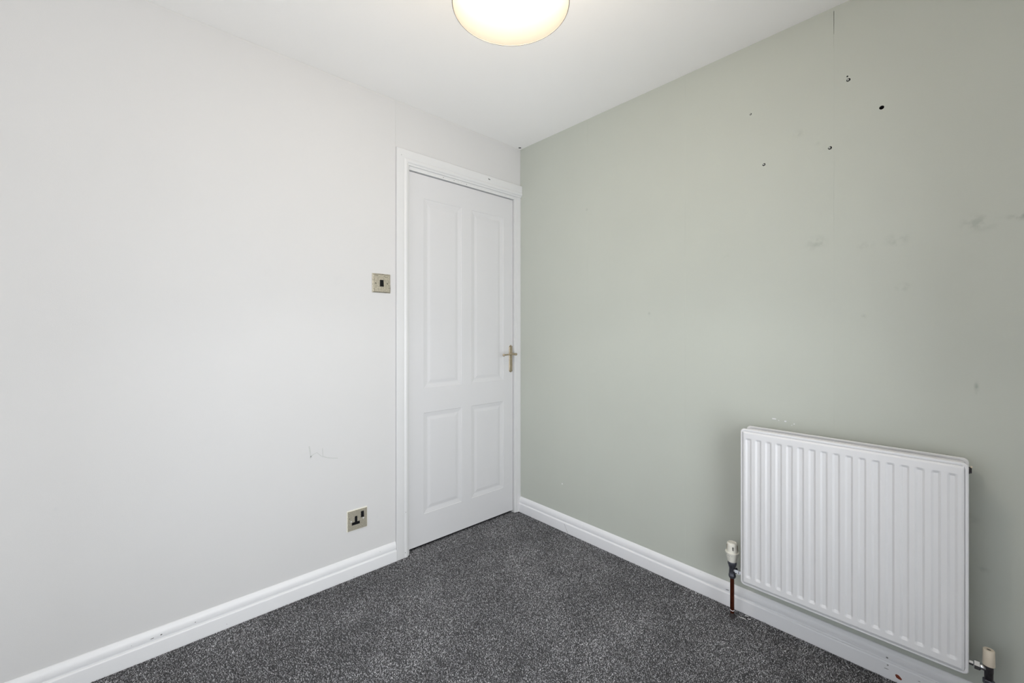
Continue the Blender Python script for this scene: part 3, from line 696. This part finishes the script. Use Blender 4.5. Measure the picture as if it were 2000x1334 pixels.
# ---------------------------------------------------------------- wall socket
ox0, ox1, oz0, oz1 = -1.1455, -1.0495, .2205, .3150
so = thing('wall_socket', 'square tarnished metal single plug socket low on the white wall', 'socket', ((ox0+ox1)/2, 0, (oz0+oz1)/2))
op = SP(so.location[:], so); ow, oh = ox1-ox0, oz1-oz0
op('gasket', B((ox0-.0035, -.0030, oz0-.0018), (ox1+.0018, 0, oz1+.0045), .001), 'cream', L='cream plastic gasket behind the plate')
op('socket_plate', plate(ox0, ox1, oz0, oz1, .0062, .0012), 'brushed_dark')
def fr_(a, b, c, d): return (ox0+a*ow, oz1-d*oh, ox0+b*ow, oz1-c*oh)
a, b, c, d = fr_(.355, .480, .300, .72); op_T = op('pin_insert', box(box(bmesh.new(), (a, -.0068, b), (c, -.0055, d)), (fr_(.205, .610, .585, .725)[0], -.00682, fr_(.205, .610, .585, .725)[1]), (fr_(.205, .610, .585, .725)[2], -.0054, fr_(.205, .610, .585, .725)[3])), 'black')
a, b, c, d = fr_(.67, .82, .125, .435)
bm = bmesh.new(); v = [bm.verts.new(q) for q in ((a, -.0055, b), (c, -.0055, b), (c, -.0055, d), (a, -.0055, d), (a, -.0092, b+.0006), (c, -.0092, b+.0006), (c, -.0072, d-.0006), (a, -.0072, d-.0006))]
for f in ((0, 1, 2, 3), (4, 5, 6, 7), (0, 1, 5, 4), (1, 2, 6, 5), (2, 3, 7, 6), (3, 0, 4, 7)): bm.faces.new([v[k] for k in f])
op('rocker', bm, 'black')
for fx, fz in ((.172, .52), (.80, .50)):
    op('screw', lathe(bmesh.new(), [(.0036, 0), (.0032, .0012), (.001, .0016), (0, .0016)], (ox0+fx*ow, -.0060, oz1-fz*oh), (0, -1, 0), n=14), 'screw', sm=True)
op('tarnish_spot', lathe(bmesh.new(), [(.0022, 0), (.0018, .0004)], (ox0+.09*ow, -.0062, oz1-.36*oh), (0, -1, 0), n=9), 'tarnish')

# ---------------------------------------------------------------- slivers of paint on the carpet by the pipe
for i, (x, y, l, w, a, lab) in enumerate(((-.0617, -1.3855, .027, .0042, 1.64, 'long white paint sliver lying on the grey carpet by the valve pipe'),
        (-.0490, -1.4065, .013, .0042, 1.95, 'short white paint sliver on the carpet, nearest the radiator'),
        (-.0370, -1.3920, .013, .0028, 1.90, 'thin white paint sliver on the carpet, closest to the skirting board'))):
    c, s = math.cos(a), math.sin(a); bm = bmesh.new(); P4 = [(-l/2, -w*.3), (-l*.1, -w/2), (l/2, -w*.15), (l*.45, w*.3), (0, w/2), (-l*.48, w*.35)]
    A = [bm.verts.new((u*c-v_*s, u*s+v_*c, 0)) for u, v_ in P4]; Bv = [bm.verts.new((u*c*.95-v_*s*.8, u*s*.95+v_*c*.8, .0012)) for u, v_ in P4]
    bm.faces.new(A); bm.faces.new(Bv)
    for k in range(6): bm.faces.new((A[k], A[(k+1) % 6], Bv[(k+1) % 6], Bv[k]))
    o = obj('paint_sliver', bm, 'splinter'); o.location = (x, y, .0016); o['label'] = lab; o['category'] = 'paint sliver'; o['group'] = 'paint slivers on the carpet'
